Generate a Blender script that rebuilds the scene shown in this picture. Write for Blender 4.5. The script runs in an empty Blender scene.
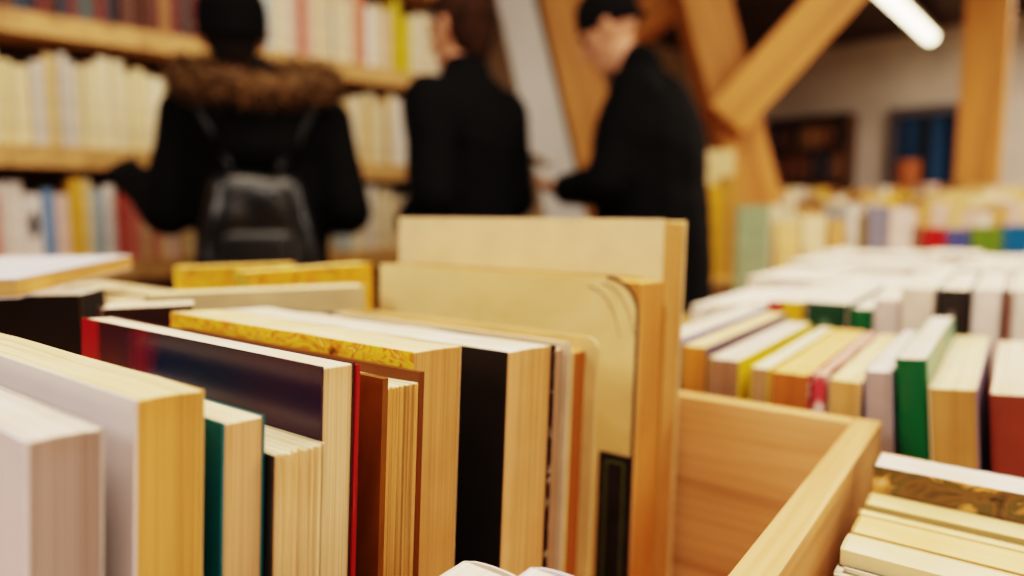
import bpy, bmesh, math, random
from mathutils import Vector, Matrix, noise
random.seed(7)
C = bpy.context.scene.collection
R = math.radians

# ------------------------------------------------------------------ camera frame (1024 x 576)
F_PX, CX, CY = 690.0, 512.0, 288.0
PITCH, YAW, EYE = math.atan(76 / F_PX), R(36.3), 1.05
CAMP = Vector((0, 0, EYE))
FW = Vector((-math.sin(YAW) * math.cos(PITCH), math.cos(YAW) * math.cos(PITCH), -math.sin(PITCH)))
RT = Vector((math.cos(YAW), math.sin(YAW), 0))
UP = RT.cross(FW)
def ray(px, py): return FW + RT * ((px - CX) / F_PX) + UP * ((CY - py) / F_PX)
def on(axis, val, px, py):
    d = ray(px, py); v = val - CAMP[axis]
    return CAMP + d * (v / d[axis])
def flat(x, d, z=0.0):          # metres right of / ahead of the camera -> world
    return Vector((x * math.cos(YAW) - d * math.sin(YAW), x * math.sin(YAW) + d * math.cos(YAW), z))
def at(px, py, d):              # the point seen at a pixel, d metres ahead
    r = ray(px, py); h = Vector((-math.sin(YAW), math.cos(YAW), 0))
    return CAMP + r * (d / r.dot(h))
def fdir(x, d): v = flat(x, d); return v.normalized()
def pix(p):
    v = Vector(p) - CAMP; w = v.dot(FW)
    return CX + F_PX * v.dot(RT) / w, CY - F_PX * v.dot(UP) / w

# ------------------------------------------------------------------ materials
def lin(c):
    return tuple(((v / 255) / 12.92 if v / 255 <= 0.04045 else ((v / 255 + 0.055) / 1.055) ** 2.4) for v in c) + (1.0,)
MC = {}
def newmat(name):
    m = bpy.data.materials.new(name); m.use_nodes = True
    nt = m.node_tree; b = nt.nodes['Principled BSDF']
    return m, nt, b
def N(nt, t, **kw):
    n = nt.nodes.new(t)
    for k, v in kw.items():
        if k.startswith('i_'): n.inputs[k[2:].replace('_', ' ')].default_value = v
        else: setattr(n, k, v)
    return n
def coords(nt, scale, src='Object'):
    tc = N(nt, 'ShaderNodeTexCoord'); mp = N(nt, 'ShaderNodeMapping')
    mp.inputs['Scale'].default_value = scale
    nt.links.new(tc.outputs[src], mp.inputs['Vector']); return mp.outputs['Vector']
def ramp(nt, fac, stops, interp='LINEAR'):
    r = N(nt, 'ShaderNodeValToRGB'); cr = r.color_ramp; cr.interpolation = interp
    while len(cr.elements) < len(stops): cr.elements.new(0.5)
    for e, (p, c) in zip(cr.elements, stops): e.position = p; e.color = lin(c) if len(c) == 3 else c
    nt.links.new(fac, r.inputs['Fac']); return r.outputs['Color']
def mixc(nt, fac, a, b, mode='MIX'):
    m = N(nt, 'ShaderNodeMix', data_type='RGBA', blend_type=mode)
    for sock, v in (('Factor', fac), ('A', a), ('B', b)):
        i = [s for s in m.inputs if s.name == sock and s.type == ('VALUE' if sock == 'Factor' else 'RGBA')][0]
        if hasattr(v, 'links'): nt.links.new(v, i)
        else: i.default_value = v
    return [o for o in m.outputs if o.type == 'RGBA'][0]
def scale_c(c, k): return tuple(max(0, min(255, v * k)) for v in c)
def plain(c, rough=0.55, var=0.08, nscale=40, metal=0.0, spec=0.5):
    key = ('p', tuple(c), rough, var, nscale, metal, spec)
    if key in MC: return MC[key]
    m, nt, b = newmat('surface')
    n = N(nt, 'ShaderNodeTexNoise', i_Scale=1.0, i_Detail=4.0)
    nt.links.new(coords(nt, (nscale,) * 3), n.inputs['Vector'])
    nt.links.new(ramp(nt, n.outputs['Fac'], [(0.3, scale_c(c, 1 - var)), (0.7, scale_c(c, 1 + var * 0.5))]), b.inputs['Base Color'])
    b.inputs['Roughness'].default_value = rough; b.inputs['Metallic'].default_value = metal; b.inputs['Specular IOR Level'].default_value = spec
    MC[key] = m; return m
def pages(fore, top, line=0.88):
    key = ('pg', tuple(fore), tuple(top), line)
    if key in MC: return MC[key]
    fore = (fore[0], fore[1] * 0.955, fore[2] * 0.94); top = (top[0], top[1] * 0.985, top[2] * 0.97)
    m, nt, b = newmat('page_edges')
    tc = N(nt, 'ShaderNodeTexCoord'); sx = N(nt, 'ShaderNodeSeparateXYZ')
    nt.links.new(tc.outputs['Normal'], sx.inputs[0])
    base = mixc(nt, ramp(nt, sx.outputs['Z'], [(0.3, (0, 0, 0)), (0.8, (255, 255, 255))]), lin(fore), lin(top))  # yellowed fore-edges, whiter tops: overhead light and shade painted in by face direction
    n = N(nt, 'ShaderNodeTexNoise', i_Scale=1.0, i_Detail=2.0)
    nt.links.new(coords(nt, (7, 2000, 7)), n.inputs['Vector'])
    n2 = N(nt, 'ShaderNodeTexNoise', i_Scale=1.0, i_Detail=1.0)
    nt.links.new(coords(nt, (3, 330, 3)), n2.inputs['Vector'])
    n3 = N(nt, 'ShaderNodeTexNoise', i_Scale=28.0, i_Detail=3.0)
    nt.links.new(tc.outputs['Object'], n3.inputs['Vector'])
    k = int(255 * line)
    c = mixc(nt, 1.0, base, ramp(nt, n.outputs['Fac'], [(0.36, (k, k - 8, k - 20)), (0.58, (255, 255, 255))]), 'MULTIPLY')
    c = mixc(nt, 0.3, c, ramp(nt, n2.outputs['Fac'], [(0.34, (k + 8, k, k - 12)), (0.5, (255, 255, 255))]), 'MULTIPLY')
    c = mixc(nt, 0.6, c, ramp(nt, n3.outputs['Fac'], [(0.35, (238, 224, 196)), (0.6, (255, 255, 255))]), 'MULTIPLY')
    nt.links.new(c, b.inputs['Base Color']); b.inputs['Roughness'].default_value = 0.9
    bp = N(nt, 'ShaderNodeBump', i_Strength=0.35, i_Distance=0.0006)
    nt.links.new(n.outputs['Fac'], bp.inputs['Height']); nt.links.new(bp.outputs['Normal'], b.inputs['Normal'])
    MC[key] = m; return m
def wood(c1, c2, axis=0, rough=0.5, fine=1.0):
    key = ('w', tuple(c1), tuple(c2), axis, fine)
    if key in MC: return MC[key]
    m, nt, b = newmat('pine_wood')
    s = [38 * fine] * 3; s[axis] = 2.2 * fine
    n = N(nt, 'ShaderNodeTexNoise', i_Scale=1.0, i_Detail=5.0, i_Distortion=0.6)
    nt.links.new(coords(nt, s), n.inputs['Vector'])
    s2 = [300 * fine] * 3; s2[axis] = 9 * fine
    n2 = N(nt, 'ShaderNodeTexNoise', i_Scale=1.0, i_Detail=2.0)
    nt.links.new(coords(nt, s2), n2.inputs['Vector'])
    c = ramp(nt, n.outputs['Fac'], [(0.32, c2), (0.5, c1), (0.68, scale_c(c1, 1.04))])
    c = mixc(nt, 0.5, c, ramp(nt, n2.outputs['Fac'], [(0.35, (225, 208, 180)), (0.6, (255, 255, 255))]), 'MULTIPLY')
    nt.links.new(c, b.inputs['Base Color']); b.inputs['Roughness'].default_value = rough
    MC[key] = m; return m
def art(stops, scale=(18, 18, 18), detail=5.0, xramp=None, rough=0.35, dist=1.0):
    """printed cover: noise colours, or a colour run along the cover's length (xramp = (W, stops))"""
    m, nt, b = newmat('printed_cover')
    n = N(nt, 'ShaderNodeTexNoise', i_Scale=1.0, i_Detail=detail, i_Distortion=dist)
    nt.links.new(coords(nt, scale), n.inputs['Vector'])
    c = ramp(nt, n.outputs['Fac'], stops)
    if xramp:
        W, st = xramp
        sx = N(nt, 'ShaderNodeSeparateXYZ'); nt.links.new(coords(nt, (1 / W, 1, 1)), sx.inputs[0])
        ad = N(nt, 'ShaderNodeMath', operation='MULTIPLY_ADD'); ad.inputs[1].default_value = 0.22; 
        nt.links.new(n.outputs['Fac'], ad.inputs[0]); nt.links.new(sx.outputs['X'], ad.inputs[2])
        c = mixc(nt, 0.75, c, ramp(nt, ad.outputs[0], st))
    nt.links.new(c, b.inputs['Base Color']); b.inputs['Roughness'].default_value = rough
    return m
def emis(c, s):
    m, nt, b = newmat('lamp_glow')
    b.inputs['Emission Color'].default_value = lin(c); b.inputs['Emission Strength'].default_value = s
    b.inputs['Base Color'].default_value = lin(c); return m

# ------------------------------------------------------------------ mesh helpers
def link(name, bm, mats, parent=None, smooth=False):
    bmesh.ops.recalc_face_normals(bm, faces=bm.faces)
    me = bpy.data.meshes.new(name); bm.to_mesh(me); bm.free()
    for m in (mats if isinstance(mats, (list, tuple)) else [mats]): me.materials.append(m)
    if smooth:
        for p in me.polygons: p.use_smooth = True
    o = bpy.data.objects.new(name, me); C.objects.link(o)
    if parent: o.parent = parent
    return o
def tag(o, label, cat, group=None):
    o['label'] = label; o['category'] = cat
    if group: o['group'] = group
    return o
def empty(name, loc, rot=(0, 0, 0)):
    o = bpy.data.objects.new(name, None); o.empty_display_size = 0.02; C.objects.link(o)
    o.location = loc; o.rotation_euler = rot; return o
def struct(o): o['kind'] = 'structure'; return o
def bxm(bm, lo, hi, bev=0.0, mi=0, M=None):
    r = bmesh.ops.create_cube(bm, size=1.0)
    vs = r['verts']
    for v in vs:
        v.co = Vector((lo[i] + (v.co[i] + 0.5) * (hi[i] - lo[i]) for i in range(3)))
        if M is not None: v.co = M @ v.co
    es = list({e for v in vs for e in v.link_edges})
    for f in {f for v in vs for f in v.link_faces}: f.material_index = mi
    if bev > 0: bmesh.ops.bevel(bm, geom=es, offset=bev, segments=2, affect='EDGES', profile=0.7)
def box(name, lo, hi, mat, parent=None, bev=0.0, M=None):
    bm = bmesh.new(); bxm(bm, lo, hi, bev, 0, M); return link(name, bm, mat, parent)
def beam(name, a, b, w, h, mat, bev=0.012, roll=0.0):
    """squared timber from a to b, its own x axis along its length"""
    a, b = Vector(a), Vector(b); L = (b - a).length
    bm = bmesh.new(); bxm(bm, (0, -w / 2, -h / 2), (L, w / 2, h / 2), bev)
    o = link(name, bm, mat); x = (b - a).normalized()
    q = x.to_track_quat('X', 'Z'); o.rotation_mode = 'QUATERNION'
    o.rotation_quaternion = q @ Matrix.Rotation(roll, 4, 'X').to_quaternion(); o.location = a; return o

# ------------------------------------------------------------------ books
def page_block(W, H, y0, y1, x0=0.001, flute=0.0, cr=0.0, bend=0.0, curve=0.0, seed=0, ny=None, tflute=None):
    """loft of page-profile rings across the thickness; flute ripples the fore-edge and the top"""
    bm = bmesh.new(); T = y1 - y0
    ny = ny or (44 if flute else 8)
    nx = 8
    rings = []
    for j in range(ny + 1):
        t = j / ny; y = y0 + T * t
        w = flute * (noise.noise(Vector((t * 9.0, seed * 3.1, 0))) + 0.7 * math.sin(t * 40 + seed)) if flute else 0
        tw = (tflute if tflute is not None else flute) * (noise.noise(Vector((t * 11.0, seed * 5.7, 3))) + 0.6 * math.sin(t * 46 + seed))
        wj = W + w - curve * 4 * t * (1 - t)
        prof = [(x0, 0.0), (wj, 0.0)]
        n = 6
        for k in range(1, n): prof.append((wj, (H - max(cr, .002)) * k / n))
        rr = max(cr, 0.0006)
        for k in range(7):
            a = k / 6 * math.pi / 2
            prof.append((wj - rr + rr * math.cos(a), H - rr + rr * math.sin(a) + tw * (0.5 if k > 3 else 0)))
        for k in range(1, nx):
            x = (wj - rr) + (x0 - wj + rr) * k / nx
            wave = 0.0012 * noise.noise(Vector((x * 25, t * 1.5, seed))) if flute or curve else 0
            prof.append((x, H + tw * (1 - 0.6 * k / nx) * 0.5 + wave))
        prof.append((x0, H))
        rings.append([bm.verts.new((x, y + bend * (max(x, 0) / W) ** 2 * (z / H if H else 1), z)) for x, z in prof])
    m = len(rings[0])
    for a, b in zip(rings, rings[1:]):
        for i in range(m): bm.faces.new((a[i], a[(i + 1) % m], b[(i + 1) % m], b[i]))
    bm.faces.new(rings[0]); bm.faces.new(rings[-1][::-1])
    return bm
def cover_shell(W, H, T, c, rs, cr=0.0, bend=0.0):
    """front board, spine and back board in one bent shell; material 0 front, 1 spine, 2 back"""
    bm = bmesh.new(); nx = 10; out, inn, tagm = [], [], []
    xs = [W - (W - rs) * (k / nx) for k in range(nx + 1)]
    if cr > 0: xs = sorted(set([round(x, 5) for x in xs] + [round(W - cr * (1 - math.cos(k / 6 * math.pi / 2)), 5) for k in range(7)] ), reverse=True)
    for x in xs: out.append((x, 0.0)); inn.append((x, c)); tagm.append(0)
    ns = 8
    for k in range(1, ns):
        a = math.pi / 2 + 0; t = k / ns
        y = T * t; bul = rs * (1 - (2 * t - 1) ** 2) ** 0.5
        out.append((rs - bul, y)); inn.append((max(rs - bul + c, c), min(max(y, c), T - c))); tagm.append(1)
    for x in reversed(xs): out.append((x, T)); inn.append((x, T - c)); tagm.append(2)
    def top(x):
        if cr > 0 and x > W - cr: return H - cr + math.sqrt(max(0, cr * cr - (x - W + cr) ** 2))
        return H
    nz = 6 if bend else 1
    def col(p):
        return [bm.verts.new((p[0], p[1] + bend * (max(p[0], 0) / W) ** 2 * (k / nz), top(p[0]) * k / nz)) for k in range(nz + 1)]
    O = [col(p) for p in out]; I = [col(p) for p in inn]
    for i in range(len(O) - 1):
        mi = 1 if (tagm[i] == 1 or tagm[i + 1] == 1) else tagm[i]
        for k in range(nz):
            for f in (bm.faces.new((O[i][k], O[i + 1][k], O[i + 1][k + 1], O[i][k + 1])), bm.faces.new((I[i + 1][k], I[i][k], I[i][k + 1], I[i + 1][k + 1]))): f.material_index = mi
        for k in (0, nz):
            f = bm.faces.new((O[i][k], O[i + 1][k], I[i + 1][k], I[i][k])); f.material_index = mi
    for e, mi in ((0, 0), (len(O) - 1, 2)):
        for k in range(nz):
            f = bm.faces.new((O[e][k], I[e][k], I[e][k + 1], O[e][k + 1])); f.material_index = mi
    return bm
BOOKS = []; BOOK_T = []
def book(label, loc, W, H, T, front, pg, spine=None, back=None, rot=(0, 0, 0), hard=False, name=None, cat='book', group=None,
         flute=0.0, cr=0.0, bend=0.0, curve=0.0, rs=None, over=None, pcr=None, seed=None, pdrop=None, tflute=None):
    c = 0.0022 if hard else 0.0007
    ov = over if over is not None else (0.003 if hard else 0.0002)
    rs = rs if rs is not None else min(T * 0.16, 0.004)
    o = empty(name or ('hardback_book' if hard else 'paperback_book'), loc, rot)
    tag(o, label, cat, group)
    seed = seed if seed is not None else len(BOOKS)
    fm = front; sm = spine or fm; bk = back or sm
    link('cover', cover_shell(W, H, T, c, rs, cr, bend), [fm, sm, bk], o)
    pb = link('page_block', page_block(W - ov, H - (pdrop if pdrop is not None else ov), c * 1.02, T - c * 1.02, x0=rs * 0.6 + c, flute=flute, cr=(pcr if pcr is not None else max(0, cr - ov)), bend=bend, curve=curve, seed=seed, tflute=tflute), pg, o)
    if not hard and pb: pass
    BOOKS.append(o); BOOK_T.append(T); return o

ORD = ['first', 'second', 'third', 'fourth', 'fifth', 'sixth', 'seventh', 'eighth', 'ninth', 'tenth', 'eleventh', 'twelfth', 'thirteenth',
       'fourteenth', 'fifteenth', 'sixteenth', 'seventeenth', 'eighteenth', 'nineteenth', 'twentieth', 'twenty-first', 'twenty-second',
       'twenty-third', 'twenty-fourth', 'twenty-fifth', 'twenty-sixth', 'twenty-seventh', 'twenty-eighth', 'twenty-ninth', 'thirtieth'] + ['thirty-%s' % w for w in ('first', 'second', 'third', 'fourth', 'fifth', 'sixth', 'seventh', 'eighth', 'ninth')]

TBL = 0.77                       # table top height
# ================================================================== THE SETTING
# the room follows the bookcase: U runs along it (away from the camera, to the right), V points out of it into the room
U = fdir(0.74, 0.673); V = fdir(0.673, -0.74)
ANG = math.atan2(U.y, U.x)
P0 = flat(-1.30, 1.75)           # a point of the bookcase front
def room(u, v, z): return P0 + U * u + V * v + Vector((0, 0, z))
RM = Matrix.Translation(P0) @ Matrix(((U.x, V.x, 0, 0), (U.y, V.y, 0, 0), (0, 0, 1, 0), (0, 0, 0, 1)))
U0, U1, V0, V1, CEIL = -3.2, 7.2, -2.2, 6.0, 2.75
plaster = plain((206, 190, 176), 0.9, 0.05, 3)
struct(box('floor', (U0, V0, -0.1), (U1, V1, 0), wood((120, 84, 52), (86, 58, 34), 0, 0.6, 0.4), M=RM))
struct(box('ceiling', (U0, V0, CEIL), (U1, V1, CEIL + 0.1), wood((78, 54, 34), (48, 32, 20), 0, 0.8, 0.3), M=RM))
struct(box('wall_left', (U0, V0 - 0.12, 0), (U1, V0, CEIL), plain((176, 150, 118), 0.9, 0.06, 3), M=RM))
struct(box('wall_back', (U1, V0, 0), (U1 + 0.12, V1, CEIL), plaster, M=RM))
struct(box('wall_right', (U0, V1, 0), (U1, V1 + 0.12, CEIL), plaster, M=RM))
struct(box('wall_front', (U0 - 0.12, V0, 0), (U0, V1, CEIL), plaster, M=RM))

def room_uv(p):
    q = p - P0; return q.dot(U), q.dot(V)
def on_back(px, py):             # where a pixel's ray meets the back wall
    d = ray(px, py); n = U
    t = ((room(U1, 0, 0) - CAMP).dot(n)) / d.dot(n)
    return CAMP + d * t
# glazed door in the back wall
pa, pb_ = on_back(899, 118), on_back(972, 112)
va, vb = room_uv(pa)[1], room_uv(pb_)[1]; zt = pa.z
d1 = empty('door_1', (0, 0, 0)); struct(d1)
bm = bmesh.new()
bxm(bm, (U1 - 0.06, va - 0.07, 0), (U1 - 0.001, va, zt + 0.08), 0.006, 0, RM); bxm(bm, (U1 - 0.06, vb, 0), (U1 - 0.001, vb + 0.07, zt + 0.08), 0.006, 0, RM)
bxm(bm, (U1 - 0.06, va, zt), (U1 - 0.001, vb, zt + 0.08), 0.006, 0, RM)
link('door_frame', bm, plain((96, 88, 92), 0.6), d1)
bm = bmesh.new(); vm = va + (vb - va) * 0.42
bxm(bm, (U1 - 0.03, va, 0.01), (U1 - 0.005, vb, zt), 0, 0, RM)
link('door_leaf', bm, art([(0.3, (22, 38, 58)), (0.5, (52, 84, 118)), (0.7, (28, 40, 56))], (2.2, 2.2, 0.3), 2, rough=0.25), d1)
box('door_mullion', (U1 - 0.045, vm - 0.04, 0.01), (U1 - 0.03, vm + 0.04, zt), plain((20, 24, 32), 0.5), d1, 0.004, RM)

# timber framing
WC1, WC2 = (214, 154, 84), (180, 120, 60)
timber = wood(WC1, WC2, 0, 0.6, 0.35)
def tstruct(n, a, b, w, h): 
    o = beam('trim_%d' % n, a, b, w, h, timber); return struct(o)
def ext(p, q, z):                # carry the line q->p on until height z
    t = (z - q.z) / (p.z - q.z); return q + (p - q) * t
a, b = at(700, 0, 3.2), at(752, 200, 3.2)
tstruct(1, ext(b, a, 0.0), ext(a, b, CEIL), 0.2, 0.2)                  # leaning post beside the man
a, b = at(832, 0, 3.0), at(722, 122, 3.05)
tstruct(2, b, ext(a, b, CEIL), 0.19, 0.19)                              # diagonal brace
a, b = at(561, 0, 3.3), at(590, 130, 3.3)
tstruct(3, ext(b, a, 0.0), ext(a, b, CEIL), 0.2, 0.2)                  # leaning post behind the man
a, b = at(990, 0, 3.9), at(990, 190, 3.9)
tstruct(4, Vector((a.x, a.y, 0)), Vector((a.x, a.y, CEIL)), 0.21, 0.21)   # upright post on the right
a, b = at(655, 8, 3.35), at(560, 30, 3.6)
tstruct(5, at(705, -30, 3.35), at(600, 60, 3.7), 0.15, 0.15)
# cross beams under the ceiling
for k, uu in enumerate((1.6, 4.2)):
    tstruct(6 + k, room(uu, V0 + 0.01, CEIL - 0.11), room(uu, V1 - 0.01, CEIL - 0.11), 0.18, 0.2)
# pale board between bookcase end and the leaning post
bm = bmesh.new()
q = [at(483, -60, 3.15), at(520, -60, 3.15), at(580, 190, 3.1), at(540, 190, 3.1)]
fwd = fdir(0, 1)
lowl = q[3] + (q[3] - q[0]) * 1.0; lowr = q[2] + (q[2] - q[1]) * 1.0
tl = (q[0].z) / (q[0].z - q[3].z); pl = q[0] + (q[3] - q[0]) * tl; pr = q[1] + (q[2] - q[1]) * (q[1].z / (q[1].z - q[2].z))
pts = [q[0], q[1], pr, pl]
f0 = [bm.verts.new(p) for p in pts]; f1 = [bm.verts.new(p + fwd * 0.03) for p in pts]
bm.faces.new(f0); bm.faces.new(f1[::-1])
for i in range(4): bm.faces.new((f0[i], f0[(i + 1) % 4], f1[(i + 1) % 4], f1[i]))
tag(link('display_board', bm, plain((214, 210, 206), 0.7, 0.03, 4)), 'tall pale grey board leaning behind the short-haired person', 'board')

# ================================================================== LAMPS AND FILL LIGHTS
def lamp(name, label, a, b, w, glow):
    o = empty(name, (a + b) / 2); tag(o, label, 'lamp', 'fluorescent ceiling lamps')
    x = (b - a); L = x.length; ang = math.atan2(x.y, x.x); o.rotation_euler = (0, 0, ang)
    box('housing', (-L / 2, -w / 2, 0.0), (L / 2, w / 2, 0.05), plain((214, 206, 190), 0.5), o, 0.006)
    bm = bmesh.new()
    bmesh.ops.create_cone(bm, cap_ends=True, segments=20, radius1=w * 0.42, radius2=w * 0.42, depth=L * 0.98, matrix=Matrix.Translation((0, 0, -0.015)) @ Matrix.Rotation(math.pi / 2, 4, 'Y'))
    link('light_tube', bm, glow, o, True)
    box('ceiling_bracket', (-L * 0.3, -0.02, 0.05), (-L * 0.3 + 0.04, 0.02, CEIL - o.location.z), plain((120, 110, 96)), o)
    box('ceiling_bracket', (L * 0.3 - 0.04, -0.02, 0.05), (L * 0.3, 0.02, CEIL - o.location.z), plain((120, 110, 96)), o)
    return o
glow = emis((255, 238, 200), 7.0)
def on_z(px, py, z): return on(2, z, px, py)
A, B = on_z(931, 36, 2.62), on_z(880, -14, 2.62)
lamp('fluorescent_lamp', 'bright white fluorescent tube lamp under the dark ceiling', A, B, 0.125, glow)
def area(loc, sx, sy, power, col, rz=0.0, tilt=(0, 0)):
    l = bpy.data.lights.new('ceiling_or_fill_light', 'AREA'); l.shape = 'RECTANGLE'; l.size = sx; l.size_y = sy; l.energy = power; l.color = col
    o = bpy.data.objects.new('ceiling_or_fill_light', l); C.objects.link(o); o.location = loc; o.rotation_euler = (tilt[0], tilt[1], rz); return o
WARM = (1.0, 0.83, 0.63); NEUT = (1.0, 0.89, 0.78)
area((0.45, -0.35, 2.6), 1.5, 0.5, 25, NEUT, 0.4)
area((-0.6, 0.9, 2.6), 1.5, 0.5, 20, WARM, YAW)
area((0.9, 2.0, 2.6), 1.6, 0.6, 27, NEUT, 0)
area(room(0.2, 1.6, 2.6), 0.5, 1.5, 17, WARM, ANG)
area(room(5.4, 1.8, 2.6), 1.5, 1.5, 110, NEUT, ANG)
area(room(2.8, 2.8, 2.6), 1.2, 1.2, 56, WARM, ANG)
area((-0.9, -1.3, 2.1), 1.2, 0.8, 19, NEUT, 0, (R(48), 0))  # added fill from behind the camera, brightens the front covers; no fixture
bpy.context.scene.collection.objects['ceiling_or_fill_light.006'].rotation_euler = (Vector((-0.9, -1.3, 2.1)) - Vector((-0.25, 0.3, 0.95))).to_track_quat('Z', 'Y').to_euler()
area((1.6, -0.6, 1.9), 1.2, 0.8, 9, WARM, 0, (0, R(58)))  # unseen side fill for the fore-edges, below ceiling height; no fixture
w = bpy.data.worlds.new('World'); bpy.context.scene.world = w; w.use_nodes = True
w.node_tree.nodes['Background'].inputs['Color'].default_value = (1.0, 0.86, 0.7, 1); w.node_tree.nodes['Background'].inputs['Strength'].default_value = 0.13

# ================================================================== TABLE AND CRATES
pine = ((226, 184, 120), (196, 146, 82))
def table(name, label, x0, x1, y0, y1, ztop, M=None):
    M = M or Matrix()
    o = empty(name, M @ Vector(((x0 + x1) / 2, (y0 + y1) / 2, 0))); tag(o, label, 'table')
    T_ = Matrix.Translation(-o.location) @ M
    box('table_top', (x0, y0, ztop - 0.03), (x1, y1, ztop), wood(*pine, 0), o, 0.003, T_)
    for sx in (x0 + 0.03, x1 - 0.08):
        for sy in (y0 + 0.03, y1 - 0.08):
            box('leg', (sx, sy, 0), (sx + 0.05, sy + 0.05, ztop - 0.03), wood(*pine, 2), o, 0.004, T_)
    box('apron', (x0 + 0.04, y0 + 0.045, ztop - 0.11), (x1 - 0.04, y0 + 0.065, ztop - 0.03), wood(*pine, 0), o, 0, T_)
    box('apron', (x0 + 0.04, y1 - 0.065, ztop - 0.11), (x1 - 0.04, y1 - 0.045, ztop - 0.03), wood(*pine, 0), o, 0, T_)
    return o
table('sales_table', 'long pine table carrying the crates and rows of books', -0.72, 0.75, -0.3, 1.93, TBL)
RIM = 0.942
def crate(label, xi0, xi1, yi0, yi1, rim, t):
    o = empty('wooden_crate', ((xi0 + xi1) / 2, (yi0 + yi1) / 2, TBL)); tag(o, label, 'crate')
    q = o.location
    def pb(n, lo, hi, ax): 
        return box(n, Vector(lo) - q, Vector(hi) - q, wood((224, 176, 122), (196, 144, 92), ax, 0.5), o, 0.0012)
    pb('bottom_board', (xi0, yi0, TBL), (xi1, yi1, TBL + 0.010), 0)
    pb('side_board', (xi0 - t, yi0 - t, TBL), (xi0, yi1 + t, rim), 1)
    pb('side_board', (xi1, yi0 - t, TBL), (xi1 + t, yi1 + t, rim), 1)
    pb('end_board', (xi0, yi0 - t, TBL), (xi1, yi0, rim), 0)
    pb('end_board', (xi0, yi1, TBL), (xi1, yi1 + t * 0.9, rim), 0)
    return o
crate('open pine crate holding the nearest row of standing paperbacks', -0.66, -0.064, -0.16, 0.382, RIM, 0.0125)
crate('low pine crate right of the open crate, holding packed cream books', -0.0450, 0.50, -0.16, 0.372, 0.86, 0.005)
ZB = TBL + 0.0105

# ================================================================== MAIN ROW OF BOOKS
XF = -0.151
def mrow(label, y0, y1, h, W, front, pg, X=XF, lean=3.6, **kw):
    a = R(lean); T_ = (y1 - y0) * math.cos(a) - 0.0002; dz = T_ * math.sin(a); H = (EYE - h - ZB - dz * 0.5)      # the row leans gently towards the far end board
    return book(label, (X - W, y0 - H * math.sin(a), ZB + dz + 0.0002), W, H - dz * 0.5, T_, front, pg, rot=(-a, 0, 0), **kw)
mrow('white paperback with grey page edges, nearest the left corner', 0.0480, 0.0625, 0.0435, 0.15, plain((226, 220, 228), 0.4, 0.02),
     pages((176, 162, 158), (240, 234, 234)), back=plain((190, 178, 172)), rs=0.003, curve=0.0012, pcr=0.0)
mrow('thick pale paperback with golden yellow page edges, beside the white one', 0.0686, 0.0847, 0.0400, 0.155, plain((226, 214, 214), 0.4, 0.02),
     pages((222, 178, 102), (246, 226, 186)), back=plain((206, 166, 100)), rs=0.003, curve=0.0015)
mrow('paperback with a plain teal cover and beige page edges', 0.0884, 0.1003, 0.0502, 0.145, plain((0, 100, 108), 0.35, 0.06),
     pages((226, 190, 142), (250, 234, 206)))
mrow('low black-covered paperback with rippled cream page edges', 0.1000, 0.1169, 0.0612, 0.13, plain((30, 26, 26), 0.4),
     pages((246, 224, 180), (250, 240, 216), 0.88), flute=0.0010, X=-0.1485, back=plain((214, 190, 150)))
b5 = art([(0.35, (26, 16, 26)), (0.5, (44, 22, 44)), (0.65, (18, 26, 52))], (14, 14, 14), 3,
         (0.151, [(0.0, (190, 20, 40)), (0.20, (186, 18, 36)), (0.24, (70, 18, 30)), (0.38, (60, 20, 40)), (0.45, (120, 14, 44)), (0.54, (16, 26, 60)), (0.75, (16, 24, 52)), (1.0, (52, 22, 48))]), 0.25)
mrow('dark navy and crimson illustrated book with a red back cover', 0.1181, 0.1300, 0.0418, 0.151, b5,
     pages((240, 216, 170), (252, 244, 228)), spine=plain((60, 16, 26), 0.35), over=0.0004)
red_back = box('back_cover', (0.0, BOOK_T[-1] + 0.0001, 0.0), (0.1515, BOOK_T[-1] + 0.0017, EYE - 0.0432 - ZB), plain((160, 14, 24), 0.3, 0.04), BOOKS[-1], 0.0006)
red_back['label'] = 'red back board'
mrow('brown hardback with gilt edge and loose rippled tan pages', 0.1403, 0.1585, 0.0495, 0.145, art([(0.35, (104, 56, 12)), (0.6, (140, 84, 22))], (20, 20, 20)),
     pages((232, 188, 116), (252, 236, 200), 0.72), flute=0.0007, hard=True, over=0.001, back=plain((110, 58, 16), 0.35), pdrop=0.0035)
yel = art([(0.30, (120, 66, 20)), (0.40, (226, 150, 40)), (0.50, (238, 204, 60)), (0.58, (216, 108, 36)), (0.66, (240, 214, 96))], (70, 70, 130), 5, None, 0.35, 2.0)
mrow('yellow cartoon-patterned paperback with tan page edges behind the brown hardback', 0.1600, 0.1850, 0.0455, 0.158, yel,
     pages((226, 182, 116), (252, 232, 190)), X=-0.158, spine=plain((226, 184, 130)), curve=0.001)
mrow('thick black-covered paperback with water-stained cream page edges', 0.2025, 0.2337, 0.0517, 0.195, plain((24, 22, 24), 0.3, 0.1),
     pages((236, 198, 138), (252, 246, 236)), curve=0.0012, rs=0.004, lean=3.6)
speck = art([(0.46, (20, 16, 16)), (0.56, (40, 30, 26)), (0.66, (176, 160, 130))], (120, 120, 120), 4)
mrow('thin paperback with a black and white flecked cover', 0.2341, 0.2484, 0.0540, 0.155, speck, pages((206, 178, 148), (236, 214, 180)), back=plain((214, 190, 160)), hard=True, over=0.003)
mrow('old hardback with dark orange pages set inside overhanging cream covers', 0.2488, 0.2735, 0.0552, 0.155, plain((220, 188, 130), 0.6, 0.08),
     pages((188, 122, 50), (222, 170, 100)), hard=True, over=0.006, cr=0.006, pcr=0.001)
b11 = art([(0.3, (220, 188, 124)), (0.5, (236, 206, 146)), (0.7, (240, 214, 160))], (16, 16, 16), 6, None, 0.6)
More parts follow.
